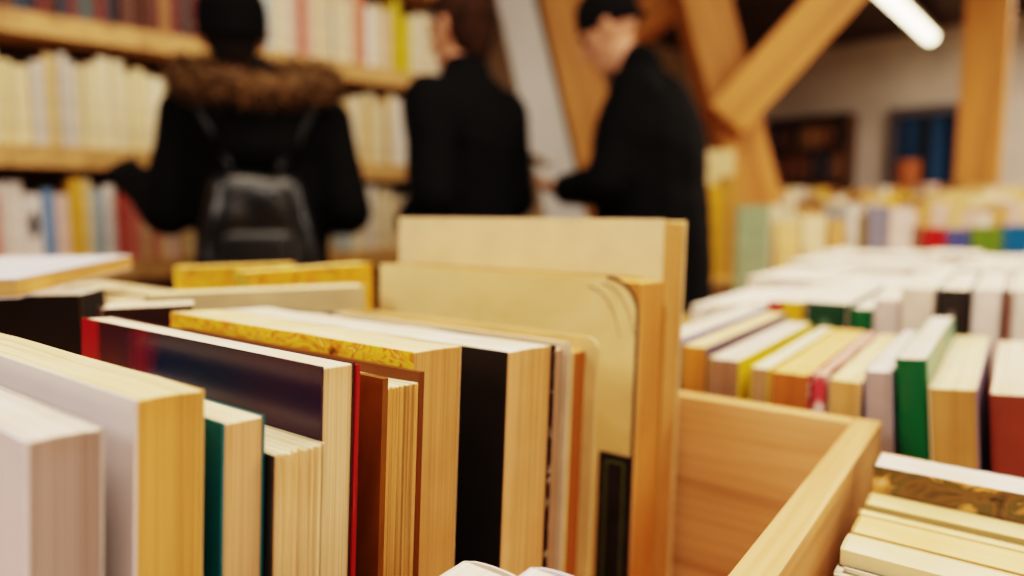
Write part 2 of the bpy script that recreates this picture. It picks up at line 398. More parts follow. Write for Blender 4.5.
tall = mrow('tall worn beige book with rounded scuffed corner and dark sticker', 0.3145, 0.3470, 0.0340, 0.190, b11,
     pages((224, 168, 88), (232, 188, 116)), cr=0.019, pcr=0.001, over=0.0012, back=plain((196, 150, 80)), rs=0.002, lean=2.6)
# worn dark edge of the cover and the creases by its corner, and the sticker
Wt, Ht = 0.190, EYE - 0.034 - ZB
bm = bmesh.new()
def ribbon(pts, wd):
    prev = None
    for p, nrm in pts:
        a_ = bm.verts.new((p[0], -0.0004, p[1])); b_ = bm.verts.new((p[0] - nrm[0] * wd, -0.0004, p[1] - nrm[1] * wd))
        if prev: bm.faces.new((prev[0], a_, b_, prev[1]))
        prev = (a_, b_)
pts = [((Wt, z), (1, 0)) for z in (0.0, Ht * 0.25, Ht * 0.5, Ht * 0.75)]
for k in range(9):
    an = k / 8 * math.pi / 2; pts.append(((Wt - 0.019 + 0.019 * math.cos(an), Ht - 0.019 + 0.019 * math.sin(an)), (math.cos(an), math.sin(an))))
ribbon(pts, 0.0018)
for s in ((0.168, 0.000), (0.160, 0.002)):
    pr = [((s[0] + 0.02 * math.sin(k / 6 * 1.3), Ht - 0.004 - s[1] - 0.034 * (1 - math.cos(k / 6 * 1.3))), (0.3, 0.9)) for k in range(7)]
    ribbon(pr, 0.0006)
e = link('worn_edge', bm, plain((84, 50, 20), 0.8), tall)
e['label'] = 'dark brown scuffed rim and creases'
s0 = on(1, 0.307, 597, 455); s1 = on(1, 0.307, 629, 462); ox = XF - Wt
sx0, sx1, sz1 = s0.x - ox, s1.x - ox, s0.z - ZB
sz0 = sz1 - 0.085
st = empty('sticker', (0, 0, 0)); st.parent = tall
bpy.data.objects.remove(st)
st = box('sticker', (sx0, -0.0008, sz0), (sx1, -0.00005, sz1), art([(0.4, (10, 10, 18)), (0.6, (28, 26, 44)), (0.75, (44, 40, 60))], (60, 60, 60)), tall)
bm = bmesh.new(); i_, th = 0.0035, 0.0012
for lo, hi in (((sx0 + i_, sz1 - i_ - th), (sx1 - i_, sz1 - i_)), ((sx0 + i_, sz0 + i_), (sx1 - i_, sz0 + i_ + th)), ((sx0 + i_, sz0 + i_), (sx0 + i_ + th, sz1 - i_)), ((sx1 - i_ - th, sz0 + i_), (sx1 - i_, sz1 - i_))):
    bxm(bm, (lo[0], -0.0011, lo[1]), (hi[0], -0.0007, hi[1]))
link('sticker_border', bm, plain((84, 98, 50), 0.5), st)
mrow('tallest cream book standing against the end board of the crate', 0.3485, 0.3812, 0.0035, 0.203, plain((232, 208, 164), 0.6, 0.05),
     pages((224, 180, 108), (240, 214, 160)), X=-0.155, back=plain((238, 212, 158), 0.6), hard=True, over=0.0012, rs=0.003, lean=2.6)

# two small books standing crosswise in the gap in front of the row
c1 = on(0, -0.122, 470, 557)
for (px, py, xa, lab) in ((470, 557, -0.122, 'small white-topped book standing crosswise below the black-covered paperback'), (537, 563, -0.0985, 'small lavender-white book beside the white one in the crate gap')):
    c1 = on(0, xa, px, py); T_ = 0.0215
    book(lab, (xa, c1.y, ZB), 0.11, c1.z - ZB, T_, plain((238, 228, 214) if xa < -0.11 else (232, 224, 236), 0.4, 0.02), pages((240, 226, 204), (250, 244, 236), 0.93),
         rot=(0, 0, R(-90)), curve=0.0, rs=0.003)

# ---- skewed books at the far left end of the crate
def askew(label, pA, pB, d1_, d2_, z, T, front, pg, Wmin=None, **kw):
    """standing book whose near top edge runs from pixel column pA (spine end) to pB at distances d1_, d2_"""
    a = flat((pA - CX) / F_PX * d1_, d1_); b = flat((pB - CX) / F_PX * d2_, d2_)
    v = b - a; W = max(v.length, Wmin or 0); ang = math.atan2(v.y, v.x)
    return book(label, (a.x, a.y, ZB), W, z - ZB, T, front, pg, rot=(0, 0, ang), **kw)
askew('black hardback standing askew at the far left under a white book', -40, 76, 0.352, 0.362, EYE - 0.0435, 0.034, plain((16, 14, 15), 0.35), pages((30, 24, 22), (214, 206, 200)), back=plain((20, 17, 17)), hard=True, over=0.0)
askew('white-topped book with a dark brown cover wedged behind the crimson spine', 90, 190, 0.335, 0.352, EYE - 0.0475, 0.024, plain((52, 28, 24), 0.4), pages((236, 222, 196), (250, 242, 228)))
askew('cream-topped book standing askew in front of the two yellow comic albums', 140, 364, 0.380, 0.429, EYE - 0.0460, 0.020, plain((222, 196, 150), 0.5), pages((236, 206, 150), (250, 236, 206)))
askew('yellow comic album standing crosswise behind the pale page tops', 173, 296, 0.50, 0.540, EYE - 0.0405, 0.022, yel, pages((232, 190, 90), (240, 214, 140)), spine=plain((222, 180, 50)))
askew('second yellow comic album slanting towards the tall cream books', 244, 372, 0.44, 0.522, EYE - 0.0385, 0.018, yel, pages((232, 190, 90), (246, 222, 160)), spine=plain((206, 170, 60)))
# big white book lying on top at the far left
a = at(131, 270, 0.535); zl = EYE - 0.0432
e0 = flat((131 - CX) / F_PX * 0.535, 0.535); e1 = flat((14 - CX) / F_PX * 0.345, 0.345)
v = e0 - e1; L = v.length; ang = math.atan2(v.y, v.x)
# lying flat: local z (height) along the fore-edge, local y (thickness) up
bigb = book('large white book lying flat on top at the far left', (0, 0, 0), 0.20, L, 0.0100, plain((232, 230, 238), 0.35, 0.02), pages((226, 182, 108), (214, 176, 116)), name='paperback_book')
X_ = Vector((v.y, -v.x, 0)).normalized(); Zl = v.normalized(); Yl = Vector((0, 0, 1))
if X_.dot(RT) < 0: X_ = -X_
if X_.cross(Yl).dot(Zl) < 0: Zl = -Zl; org = e0
else: org = e1
M = Matrix((X_, Yl, Zl)).transposed().to_4x4(); bigb.rotation_euler = M.to_euler()
bigb.location = Vector((org.x, org.y, zl)) - X_ * 0.20
# filler: cream books standing in the left part of the crate
for k, (xx, yy, hh, lab) in enumerate(((-0.645, 0.215, 0.062, 'cream book standing deep in the crate beneath the big white book'), (-0.645, 0.245, 0.060, 'ivory book standing behind the black hardback, deep in the crate'))):
    book(lab, (xx, yy, ZB), 0.16, EYE - hh - ZB, 0.026, plain((226, 206, 170)), pages((226, 190, 130), (246, 230, 200)))

# ================================================================== LOW CRATE ON THE RIGHT
def rrow(label, yfar, h, T, front, pg, X=-0.0435, W=0.20, **kw):
    return book(label, (X, yfar - T, ZB), W, EYE - h - ZB, T - 0.0003, front, pg, rs=0.0003, **kw)
paint = art([(0.3, (50, 38, 24)), (0.42, (116, 84, 44)), (0.5, (84, 74, 40)), (0.57, (206, 148, 76)), (0.64, (220, 184, 144)), (0.72, (60, 48, 34))], (34, 60, 60), 6, None, 0.3, 1.6)
crm = plain((238, 212, 162), 0.6, 0.04)
rrow('white-topped book with a brown painted cover, last in the low crate', 0.3351, 0.1055, 0.0208, paint, pages((240, 232, 226), (248, 242, 244), 0.96))
rrow('cream paperback just in front of the painted book', 0.3140, 0.1167, 0.0150, plain((206, 174, 112), 0.5), pages((244, 214, 150), (252, 230, 180), 0.95))
rrow('thin cream paperback between two thicker ones in the low crate', 0.2972, 0.1180, 0.0068, plain((150, 116, 70), 0.5), pages((236, 206, 150), (250, 226, 176), 0.95), -0.0447)
rrow('peach-topped paperback, middle of the low crate', 0.2896, 0.1175, 0.0188, plain((206, 160, 96), 0.5), pages((240, 190, 120), (250, 216, 162), 0.96))
rrow('pale cream hardback near the front of the low crate', 0.2670, 0.1165, 0.0150, crm, pages((244, 220, 176), (252, 236, 204), 0.96))
rrow('small striped-cover book with pale rim, nearest in the low crate', 0.2515, 0.1215, 0.009, art([(0.45, (36, 40, 52)), (0.55, (222, 206, 180))], (8, 200, 200), 1), pages((246, 226, 190), (252, 240, 214), 0.96), hard=True)

# ================================================================== ROW BEHIND THE CRATE (ends towards the crate)
YA = 0.412
def crow(label, pL, pR, Y, W, front, pg, spine_out=False, lean=0.0, zb=TBL + 0.0005, back=None, group=None, **kw):
    a = on(1, Y, *pL); b = on(1, Y, *pR); T = b.x - a.x - 0.0006
    H = (a.z + b.z) / 2 - zb
    sh = H * math.sin(lean)            # lean > 0: the foot stands further right than the top
    T -= 0.0004
    zb += 0.0002 + T * math.sin(lean) if spine_out else 0.0002 + T * math.sin(lean)
    if spine_out: return book(label, (b.x - 0.0003 + sh, Y, zb), W, H - T * math.sin(lean), T, front, pg, rot=(-lean, 0, R(90)), back=back, group=group, **kw)
    return book(label, (a.x + 0.0003 + sh, Y + W, zb), W, H - T * math.sin(lean), T, front, pg, rot=(lean, 0, R(-90)), back=back, group=group, **kw)
gw = ((214, 188, 150), (250, 240, 226))
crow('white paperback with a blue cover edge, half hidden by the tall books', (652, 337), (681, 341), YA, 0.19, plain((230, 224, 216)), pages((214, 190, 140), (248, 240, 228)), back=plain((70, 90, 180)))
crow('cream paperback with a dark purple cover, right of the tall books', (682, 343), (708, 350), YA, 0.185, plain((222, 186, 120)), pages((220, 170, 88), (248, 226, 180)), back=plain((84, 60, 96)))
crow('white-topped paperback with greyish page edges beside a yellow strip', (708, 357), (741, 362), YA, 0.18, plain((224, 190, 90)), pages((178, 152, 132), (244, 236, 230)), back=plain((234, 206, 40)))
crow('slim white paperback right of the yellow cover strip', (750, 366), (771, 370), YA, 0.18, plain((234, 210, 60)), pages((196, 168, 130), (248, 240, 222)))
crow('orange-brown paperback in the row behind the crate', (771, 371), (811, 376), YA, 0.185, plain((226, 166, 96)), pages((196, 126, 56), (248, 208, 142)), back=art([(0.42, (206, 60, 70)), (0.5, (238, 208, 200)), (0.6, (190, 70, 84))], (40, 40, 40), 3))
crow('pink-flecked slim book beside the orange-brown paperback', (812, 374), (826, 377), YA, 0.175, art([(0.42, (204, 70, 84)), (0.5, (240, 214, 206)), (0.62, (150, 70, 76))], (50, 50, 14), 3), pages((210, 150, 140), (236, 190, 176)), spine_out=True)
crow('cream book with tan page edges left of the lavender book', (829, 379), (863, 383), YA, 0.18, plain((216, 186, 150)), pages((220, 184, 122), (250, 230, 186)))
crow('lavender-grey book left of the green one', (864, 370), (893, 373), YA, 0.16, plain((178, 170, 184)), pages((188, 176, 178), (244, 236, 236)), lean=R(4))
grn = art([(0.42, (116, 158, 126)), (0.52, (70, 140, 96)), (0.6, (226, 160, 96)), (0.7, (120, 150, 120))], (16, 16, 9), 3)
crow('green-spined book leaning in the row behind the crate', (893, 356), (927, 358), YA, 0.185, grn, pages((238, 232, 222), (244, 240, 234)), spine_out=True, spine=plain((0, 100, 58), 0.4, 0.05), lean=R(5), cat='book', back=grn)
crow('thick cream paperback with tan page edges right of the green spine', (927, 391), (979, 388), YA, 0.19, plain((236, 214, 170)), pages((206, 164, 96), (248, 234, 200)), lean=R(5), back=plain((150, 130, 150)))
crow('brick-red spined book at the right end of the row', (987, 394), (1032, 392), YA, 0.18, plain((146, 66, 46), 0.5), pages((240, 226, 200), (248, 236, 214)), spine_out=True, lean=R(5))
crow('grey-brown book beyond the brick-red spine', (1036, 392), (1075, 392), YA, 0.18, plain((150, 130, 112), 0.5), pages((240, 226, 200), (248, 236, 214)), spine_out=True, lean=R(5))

# second row: spines and ends towards the crate
YB = 0.635
seq = [(690, 708, 306, (236, 228, 220), 'white book at the left end of the second row'), (709, 728, 305, (240, 230, 214), 'ivory book second from the left in the second row'),
       (729, 748, 305, (232, 220, 206), 'pale book left of the red spine, two books away'), (749, 766, 304, (238, 226, 214), 'pale book directly left of the red spine'),
       (767, 780, 302, (196, 40, 30), 'slim red spine in the second row'), (781, 803, 302, (224, 176, 30), 'yellow spine between red and dark green'),
       (804, 849, 303, (12, 66, 44), 'broad dark green spine with a faint pale emblem'), (850, 872, 309, (0, 98, 56), 'brighter green spine beside the dark green one'),
       (873, 899, 300, (224, 206, 200), 'pinkish white spine right of the green ones'), (900, 935, 289, (232, 218, 202), 'thick cream spine left of the black one'),
       (937, 970, 290, (32, 26, 26), 'black spine with a small faint mark'), (972, 1003, 290, (236, 224, 218), 'white spine right of the black one'),
       (1004, 1012, 291, (120, 76, 66), 'thin brown spine between white spines'), (1013, 1040, 291, (234, 224, 214), 'white spine at the right end of the second row')]
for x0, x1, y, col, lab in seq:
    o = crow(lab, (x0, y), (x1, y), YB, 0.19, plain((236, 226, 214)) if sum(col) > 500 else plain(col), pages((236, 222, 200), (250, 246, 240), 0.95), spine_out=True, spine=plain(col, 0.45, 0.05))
    if 'emblem' in lab or 'faint mark' in lab:
        a_ = on(1, YB, x0, y); b_ = on(1, YB, x1, y); T = b_.x - a_.x
        bm = bmesh.new()
        bmesh.ops.create_circle(bm, cap_ends=True, segments=20, radius=T * 0.2, matrix=Matrix.Translation((-0.0004, T / 2, (a_.z - TBL) - 0.020)) @ Matrix.Rotation(math.pi / 2, 4, 'Y') @ Matrix.Scale(0.6, 4, (0, 1, 0)))
        for dz in (0.034, 0.038): bxm(bm, (-0.0006, T * 0.3, (a_.z - TBL) - dz - 0.002), (-0.0002, T * 0.7, (a_.z - TBL) - dz))
        link('spine_emblem', bm, plain((96, 120, 100) if 'emblem' in lab else (110, 96, 90)), o)
# further rows: their white tops run together towards the back of the table
whites = [(244, 238, 230), (240, 232, 222), (246, 240, 236), (236, 226, 214), (242, 230, 226), (240, 226, 206)]
for r, (Y, h, xs, xe) in enumerate(((0.85, 0.080, -0.268, 0.16), (1.065, 0.076, -0.275, 0.14), (1.28, 0.071, -0.285, 0.12))):
    x = xs; n = 0
    while x < xe:
        T = random.uniform(0.024, 0.042); col = random.choice(whites); hh = h + random.uniform(-0.003, 0.004)
        wn = random.choice(('white', 'ivory', 'pale'))
        book('%s-topped book, %s from the left, %s row behind the crate' % (wn, ORD[n], ('third', 'fourth', 'fifth')[r]), (x + T, Y, TBL + 0.0005), 0.195, EYE - hh - TBL, T - 0.0012,
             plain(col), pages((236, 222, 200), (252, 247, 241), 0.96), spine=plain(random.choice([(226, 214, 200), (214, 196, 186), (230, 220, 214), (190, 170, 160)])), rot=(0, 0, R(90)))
        x += T; n += 1

# upright books at the end of the table, faces and spines towards the camera
def upright(label, x0, x1, ytop, d, T, col, zb=TBL + 0.0005, face=True, **kw):
    """book whose front face (or spine) spans pixel columns x0..x1 and looks at the camera side"""
    p = at(x0, ytop, d); q_ = at(x1, ytop, d); W = (q_ - p).length; H = p.z - zb
    v = q_ - p; ang = math.atan2(v.y, v.x)
    if face: return book(label, (p.x, p.y, zb), W, H, T, plain(col, 0.5), pages((226, 204, 170), (244, 232, 212)), rot=(0, 0, ang), **kw)
    return book(label, (q_.x, q_.y, zb), T, H, W, plain(col, 0.5), pages((226, 204, 170), (244, 232, 212)), rot=(0, 0, ang + R(90)), **kw)
upright('sage green book standing upright left of the white tops', 739, 771, 205, 1.55, 0.03, (140, 158, 130))
upright('yellowish cream book right of the sage green one', 776, 800, 222, 1.60, 0.03, (232, 206, 150))
upright('ivory upright book between cream books at the table end', 803, 826, 216, 1.64, 0.03, (240, 224, 190))
upright('tan upright book at the table end', 829, 846, 220, 1.66, 0.03, (206, 168, 112))
upright('pale blue-white narrow upright book', 849, 860, 205, 1.70, 0.14, (214, 214, 212), face=False)
upright('olive brown slim upright book', 861, 868, 214, 1.72, 0.12, (140, 116, 70), face=False)
upright('slate blue upright book at the table end', 870, 890, 206, 1.72, 0.03, (130, 134, 158))
upright('pinkish white upright book right of the slate blue one', 892, 914, 207, 1.72, 0.03, (226, 212, 212))
upright('brown slim book left of the bright red one', 915, 923, 226, 1.74, 0.1, (150, 104, 84), face=False)
upright('bright red upright book on the right', 925, 946, 228, 1.74, 0.03, (178, 24, 30))
upright('violet-blue upright book beside the red one', 948, 970, 229, 1.75, 0.03, (76, 86, 150))
upright('grass green upright book on the right', 974, 1003, 227, 1.76, 0.03, (104, 138, 40))
upright('bright blue upright book at the right edge', 1005, 1040, 225, 1.77, 0.03, (0, 106, 160))
bpy.data.objects['sales_table']

# ================================================================== FAR DISPLAY TABLE WITH PILES
FT = 0.82
TM = Matrix.Translation(flat(2.05, 3.0)) @ Matrix.Rotation(YAW, 4, 'Z')
table('display_table', 'farther display table crowded with mixed books near the timber posts', -1.0, 1.1, -0.45, 0.85, FT, TM)
far_cols = [('cream', (238, 216, 166)), ('white', (240, 232, 222)), ('ivory', (244, 228, 190)), ('tan', (214, 166, 100)), ('yellow', (232, 186, 50)), ('pale pink', (232, 200, 190)),
            ('light blue', (186, 196, 206)), ('brown', (140, 92, 52)), ('sand', (226, 196, 140)), ('dark red', (136, 36, 34))]
def far_row(d, pxs, ytop, tag_, pal, jitter=8, step=(11, 20)):
    x = pxs[0]; n = 0
    while x < pxs[1]:
        wpx = random.uniform(*step); nm, col = random.choice(pal)
        y = ytop + random.uniform(-jitter, jitter)
        upright('%s book, %s from the left in the %s' % (nm, ORD[n], tag_), x, x + wpx - 1.0, y, d, 0.14, col, FT + 0.0005, False)
        x += wpx; n += 1
far_row(2.66, (770, 1030), 207, 'front row on the farther table', far_cols[:6] + far_cols[:3] + far_cols[8:9], 6)
far_row(3.10, (772, 1030), 196, 'middle row on the farther table', far_cols[:9], 7, (10, 17))
far_row(3.55, (775, 1030), 188, 'back row on the farther table', far_cols[:7] + far_cols[7:9], 6, (9, 15))
upright('brown box-like book standing tall before the glazed door', 903, 921, 160, 3.75, 0.08, (166, 92, 44), FT + 0.0005)
# low stand beside the leaning post, right of the man
TM2 = Matrix.Translation(flat(0.72, 2.80)) @ Matrix.Rotation(YAW, 4, 'Z')
table('side_table', 'small wooden side table by the leaning post right of the man', -0.2, 0.2, -0.2, 0.2, 0.80, TM2)
for (x0, x1, y, d, col, lab) in ((690, 708, 170, 2.62, (226, 190, 110), 'sand yellow book on the small side table, left'), (709, 723, 185, 2.62, (236, 180, 30), 'bright yellow book on the small side table'),
                                 (724, 741, 176, 2.62, (206, 150, 70), 'orange tan book on the small side table, right'), (700, 735, 150, 2.85, (238, 214, 160), 'large cream book at the back of the side table')):
    upright(lab, x0, x1, y, d, 0.08, col, 0.8005)

# ================================================================== WALL BOOKCASE
BC = empty('bookcase', room(0.35, -0.14, 0)); tag(BC, 'wide pale wooden bookcase standing behind the shoppers', 'bookcase')
LM = Matrix.Translation(-BC.location) @ RM
bw = wood((216, 172, 112), (184, 138, 80), 0, 0.5, 0.6)
DB = 0.28; BU0, BU1 = -0.95, 1.52
shelf_z = [EYE + 0.507, EYE + 0.172, EYE - 0.135, EYE - 0.46, EYE - 0.80, EYE + 0.85]
for z in shelf_z: box('shelf_board', (BU0, -DB, z - 0.055), (BU1, 0.0, z), bw, BC, 0.003, LM)
bwz = wood((206, 160, 102), (176, 130, 74), 2, 0.5, 0.6)
for uu in (BU0 - 0.03, BU1): box('side_panel', (uu, -DB, 0), (uu + 0.03, 0.0, EYE + 0.86), bwz, BC, 0.003, LM)
box('back_panel', (BU0, -DB - 0.008, 0), (BU1, -DB, EYE + 0.86), plain((120, 92, 62), 0.8), BC, 0, LM)
pal2 = [('cream', (242, 222, 176)), ('ivory', (246, 234, 204)), ('white', (244, 238, 228)), ('sand', (230, 200, 146)), ('cream', (242, 226, 190)), ('ivory', (240, 222, 180)), ('pale grey', (220, 212, 204))]
pal1r = [('cream', (238, 220, 186)), ('white', (240, 232, 222)), ('pale pink', (232, 196, 180)), ('white', (240, 232, 222)), ('cream', (238, 220, 186)), ('rose', (206, 120, 104)), ('pale blue', (200, 210, 214)), ('salmon', (230, 150, 110)), ('white', (244, 238, 230))]
pal1l = [('dark blue', (40, 60, 84)), ('brown', (96, 50, 36)), ('maroon', (106, 28, 32)), ('slate', (70, 90, 96)), ('tan', (170, 120, 70)), ('dark grey', (60, 54, 56))]
pal3 = [('pale pink', (230, 200, 190)), ('white', (240, 230, 224)), ('rose', (216, 130, 116)), ('cream', (236, 212, 164)), ('beige', (220, 190, 150)), ('white', (238, 232, 226))]
pal3r = [('cream', (240, 222, 184)), ('white', (242, 234, 222)), ('beige', (222, 196, 156)), ('ivory', (244, 230, 196)), ('pale blue', (170, 190, 204))]
def spine_row(z, zname, u0, u1, pick, hr):
    items = []; u = u0
    while u < u1:
        T = random.uniform(0.018, 0.036)
        if u + T > u1: break
        pm = pix(room(u + T / 2, 0.0, z + 0.1))[0]
        got = pick(pm)
        if isinstance(got, tuple) and len(got) == 3: nm, col, T = got
        else: nm, col = got
        items.append((u, T, pm, nm, col)); u += T
    # name each by counting from the fur-hooded person, or from the bookcase's right end
    left = [i for i in items if i[2] < 200][::-1]; right = [i for i in items if i[2] >= 340]; mid = [i for i in items if 200 <= i[2] < 340]
    for grp, txt in ((left, 'left of the fur-hooded person'), (right, 'right of the fur-hooded person'), (mid, 'counting rightwards behind the fur-hooded person')):
        for k, (u, T, pm, nm, col) in enumerate(grp):
            lab = '%s book on the %s shelf, %s %s' % (nm, zname, ORD[k], txt)
            setback = random.uniform(0.012, 0.05); H = random.uniform(*hr); Wd = random.uniform(0.14, 0.19)
            p = room(u + T - 0.0008, -setback, z + 0.0005)
            # spine looks along V: local x -> -V, local y -> -U ... rotate so that thickness runs back along -U
            ang = math.atan2(-V.y, -V.x)
            o = book(lab, p if False else room(u + 0.0004, -setback, z + 0.0005), Wd, H, T - 0.0012, plain(col, 0.5), pages((226, 204, 170), (244, 232, 212)), rot=(0, 0, ang), group='books on the %s shelf of the bookcase' % zname)
            # thickness direction check
            yl = Vector((-math.sin(ang), math.cos(ang), 0))
            if yl.dot(U) < 0: o.location = room(u + T - 0.0004, -setback, z + 0.0005)
            if nm == 'white black-marked':
                bm = bmesh.new(); bmesh.ops.create_circle(bm, cap_ends=True, segments=24, radius=T * 0.30, matrix=Matrix.Translation((-0.0005, T / 2, H * 0.55)) @ Matrix.Rotation(math.pi / 2, 4, 'Y') @ Matrix.Scale(3.0, 4, (1, 0, 0)))
                link('spine_mark', bm, plain((30, 24, 28)), o)
def pick1(pm):
    if pm < 200: return random.choice(pal1l)
    if 396 < pm < 416: return ('bright yellow', (226, 204, 20))
    return random.choice(pal1r)
def pick2(pm): return random.choice(pal2 if pm < 340 or random.random() < 0.85 else pal3r)
def pick3(pm):
    if 22 <= pm < 40: return ('white black-marked', (238, 230, 226), 0.04)
    if 50 <= pm < 66: return ('sky blue', (116, 154, 196))
    if 70 <= pm < 90: return ('mustard yellow', (224, 172, 48))
    if 92 <= pm < 106: return ('grey blue', (160, 180, 190))
    if 122 <= pm < 136: return ('coral red', (206, 96, 84))
    return random.choice(pal3 if pm < 210 else pal3r)
spine_row(shelf_z[0], 'top', -0.25, 1.50, pick1, (0.20, 0.27))
spine_row(shelf_z[1], 'middle', -0.20, 1.50, pick2, (0.20, 0.255))
spine_row(shelf_z[2], 'bottom', -0.15, 1.50, pick3, (0.18, 0.235))

# ---- dark shelf unit on the far back wall
pa, pb_ = on_back(779, 122), on_back(852, 186)
va, vb = room_uv(pa)[1], room_uv(pb_)[1]; z1, z0 = pa.z, pb_.z - 0.25
WS = empty('wall_rack', room(U1 - 0.12, (va + vb) / 2, z0)); tag(WS, 'dark wooden wall rack on the far plaster wall', 'rack')
LM2 = Matrix.Translation(-WS.location) @ RM
dk = wood((92, 62, 40), (60, 40, 26), 0, 0.6)
zs = [z0 + (z1 - z0) * k / 3 for k in range(4)]
for z in zs: box('shelf_board', (U1 - 0.24, va, z - 0.025), (U1 - 0.005, vb, z), dk, WS, 0, LM2)
for vv in (va - 0.025, vb): box('side_panel', (U1 - 0.24, vv, z0 - 0.025), (U1 - 0.005, vv + 0.025, z1), dk, WS, 0, LM2)
box('back_panel', (U1 - 0.005, va, z0), (U1 - 0.001, vb, z1), plain((70, 52, 40)), WS, 0, LM2)
dkp = [('navy', (40, 44, 66)), ('brown', (110, 62, 36)), ('maroon', (96, 40, 36)), ('black', (26, 24, 26)), ('slate', (84, 84, 96)), ('tan', (150, 106, 66))]
step = (vb - va) / 7
for r in range(3):
    for k in range(7):
        nm, col = random.choice(dkp); v0 = va + step * k + 0.004
        H = (zs[1] - zs[0] - 0.025) * random.uniform(0.7, 0.92)
        ang = math.atan2(U.y, U.x)
        yl = Vector((-math.sin(ang), math.cos(ang), 0))
        p = room(U1 - 0.22, v0 if yl.dot(V) > 0 else v0 + step - 0.008, zs[r] + 0.001)
        book('%s book on the far wall rack, %s tier, %s from the left' % (nm, ('lowest', 'middle', 'upper')[r], ORD[k]), p, 0.19, H, step - 0.008, plain(col, 0.5), pages((200, 180, 150), (226, 214, 190)), rot=(0, 0, ang), group='dark books on the far wall rack')

# ================================================================== PEOPLE
def sphere_pts(c, r, sc=(1, 1, 1), M=None):
    out = []
    for i in range(0, 9):
        th = math.pi * i / 8
        for j in range(12 if 0 < i < 8 else 1):
            ph = 2 * math.pi * j / 12
            v = Vector((r * sc[0] * math.sin(th) * math.cos(ph), r * sc[1] * math.sin(th) * math.sin(ph), r * sc[2] * math.cos(th)))
            if M is not None: v = M @ v
            out.append(Vector(c) + v)
    return out
def hull(bm, pts):
    vs = [bm.verts.new(p) for p in pts]
    r = bmesh.ops.convex_hull(bm, input=vs)
    junk = [g for g in r['geom_interior'] + r['geom_unused'] if isinstance(g, bmesh.types.BMVert) and g.is_valid]
    if junk: bmesh.ops.delete(bm, geom=list(set(junk)), context='VERTS')
def seg(bm, a, ra, b, rb, sa=(1, 1, 1), sb=None): hull(bm, sphere_pts(a, ra, sa) + sphere_pts(b, rb, sb or sa))
def chain(bm, pts, sc=(1, 1, 1)):
    for (a, ra), (b, rb) in zip(pts, pts[1:]): seg(bm, a, ra, b, rb, sc)
def fuse(name, bm, mat, voxel, parent=None, smooth=4):
    """grow the pieces into one continuous skin"""
    o = link(name, bm, mat, parent)
    m = o.modifiers.new('r', 'REMESH'); m.mode = 'VOXEL'; m.voxel_size = voxel; m.use_smooth_shade = True
    s = o.modifiers.new('s', 'SMOOTH'); s.iterations = smooth; s.factor = 0.5
    dg = bpy.context.evaluated_depsgraph_get(); dg.update()
    me = bpy.data.meshes.new_from_object(o.evaluated_get(dg))
    o.modifiers.clear(); old = o.data; o.data = me; bpy.data.meshes.remove(old)
    me.materials.clear(); me.materials.append(mat)
    for p in me.polygons: p.use_smooth = True
    return o
def hand(bm, wr, dirv, palm, side, k=1.0, curl=0.5):
    """wr wrist, dirv along the hand, palm = palm normal, side = towards the thumb"""
    d, n = Vector(dirv).normalized(), Vector(palm).normalized(); s_ = Vector(side).normalized(); wr = Vector(wr)
    K = wr + d * 0.085 * k
    hull(bm, sphere_pts(wr + s_ * 0.016, 0.018 * k) + sphere_pts(wr - s_ * 0.016, 0.018 * k) + sphere_pts(K + s_ * 0.030, 0.013 * k) + sphere_pts(K - s_ * 0.030, 0.012 * k))
    for off, L in ((0.031, 0.072), (0.0105, 0.082), (-0.0105, 0.076), (-0.031, 0.058)):
        p = K + s_ * off * k; a = 0.15; dd = d
        rad = 0.0088 * k
        for q_, fr in enumerate((0.45, 0.32, 0.23)):
            a = curl * (0.5 + 0.8 * q_)
            dd = (d * math.cos(a) + n * math.sin(a)).normalized()
            nx_ = p + dd * L * fr * k; seg(bm, p, rad, nx_, rad * 0.9); p = nx_; rad *= 0.9
    p = wr + d * 0.025 * k + s_ * 0.024 * k; dd = (s_ * 0.8 + d * 0.65 + n * 0.3).normalized()
    q1 = p + dd * 0.042 * k; seg(bm, p, 0.013 * k, q1, 0.0105 * k)
    dd = (s_ * 0.25 + d * 0.85 + n * 0.5).normalized(); seg(bm, q1, 0.0105 * k, q1 + dd * 0.03 * k, 0.0085 * k)
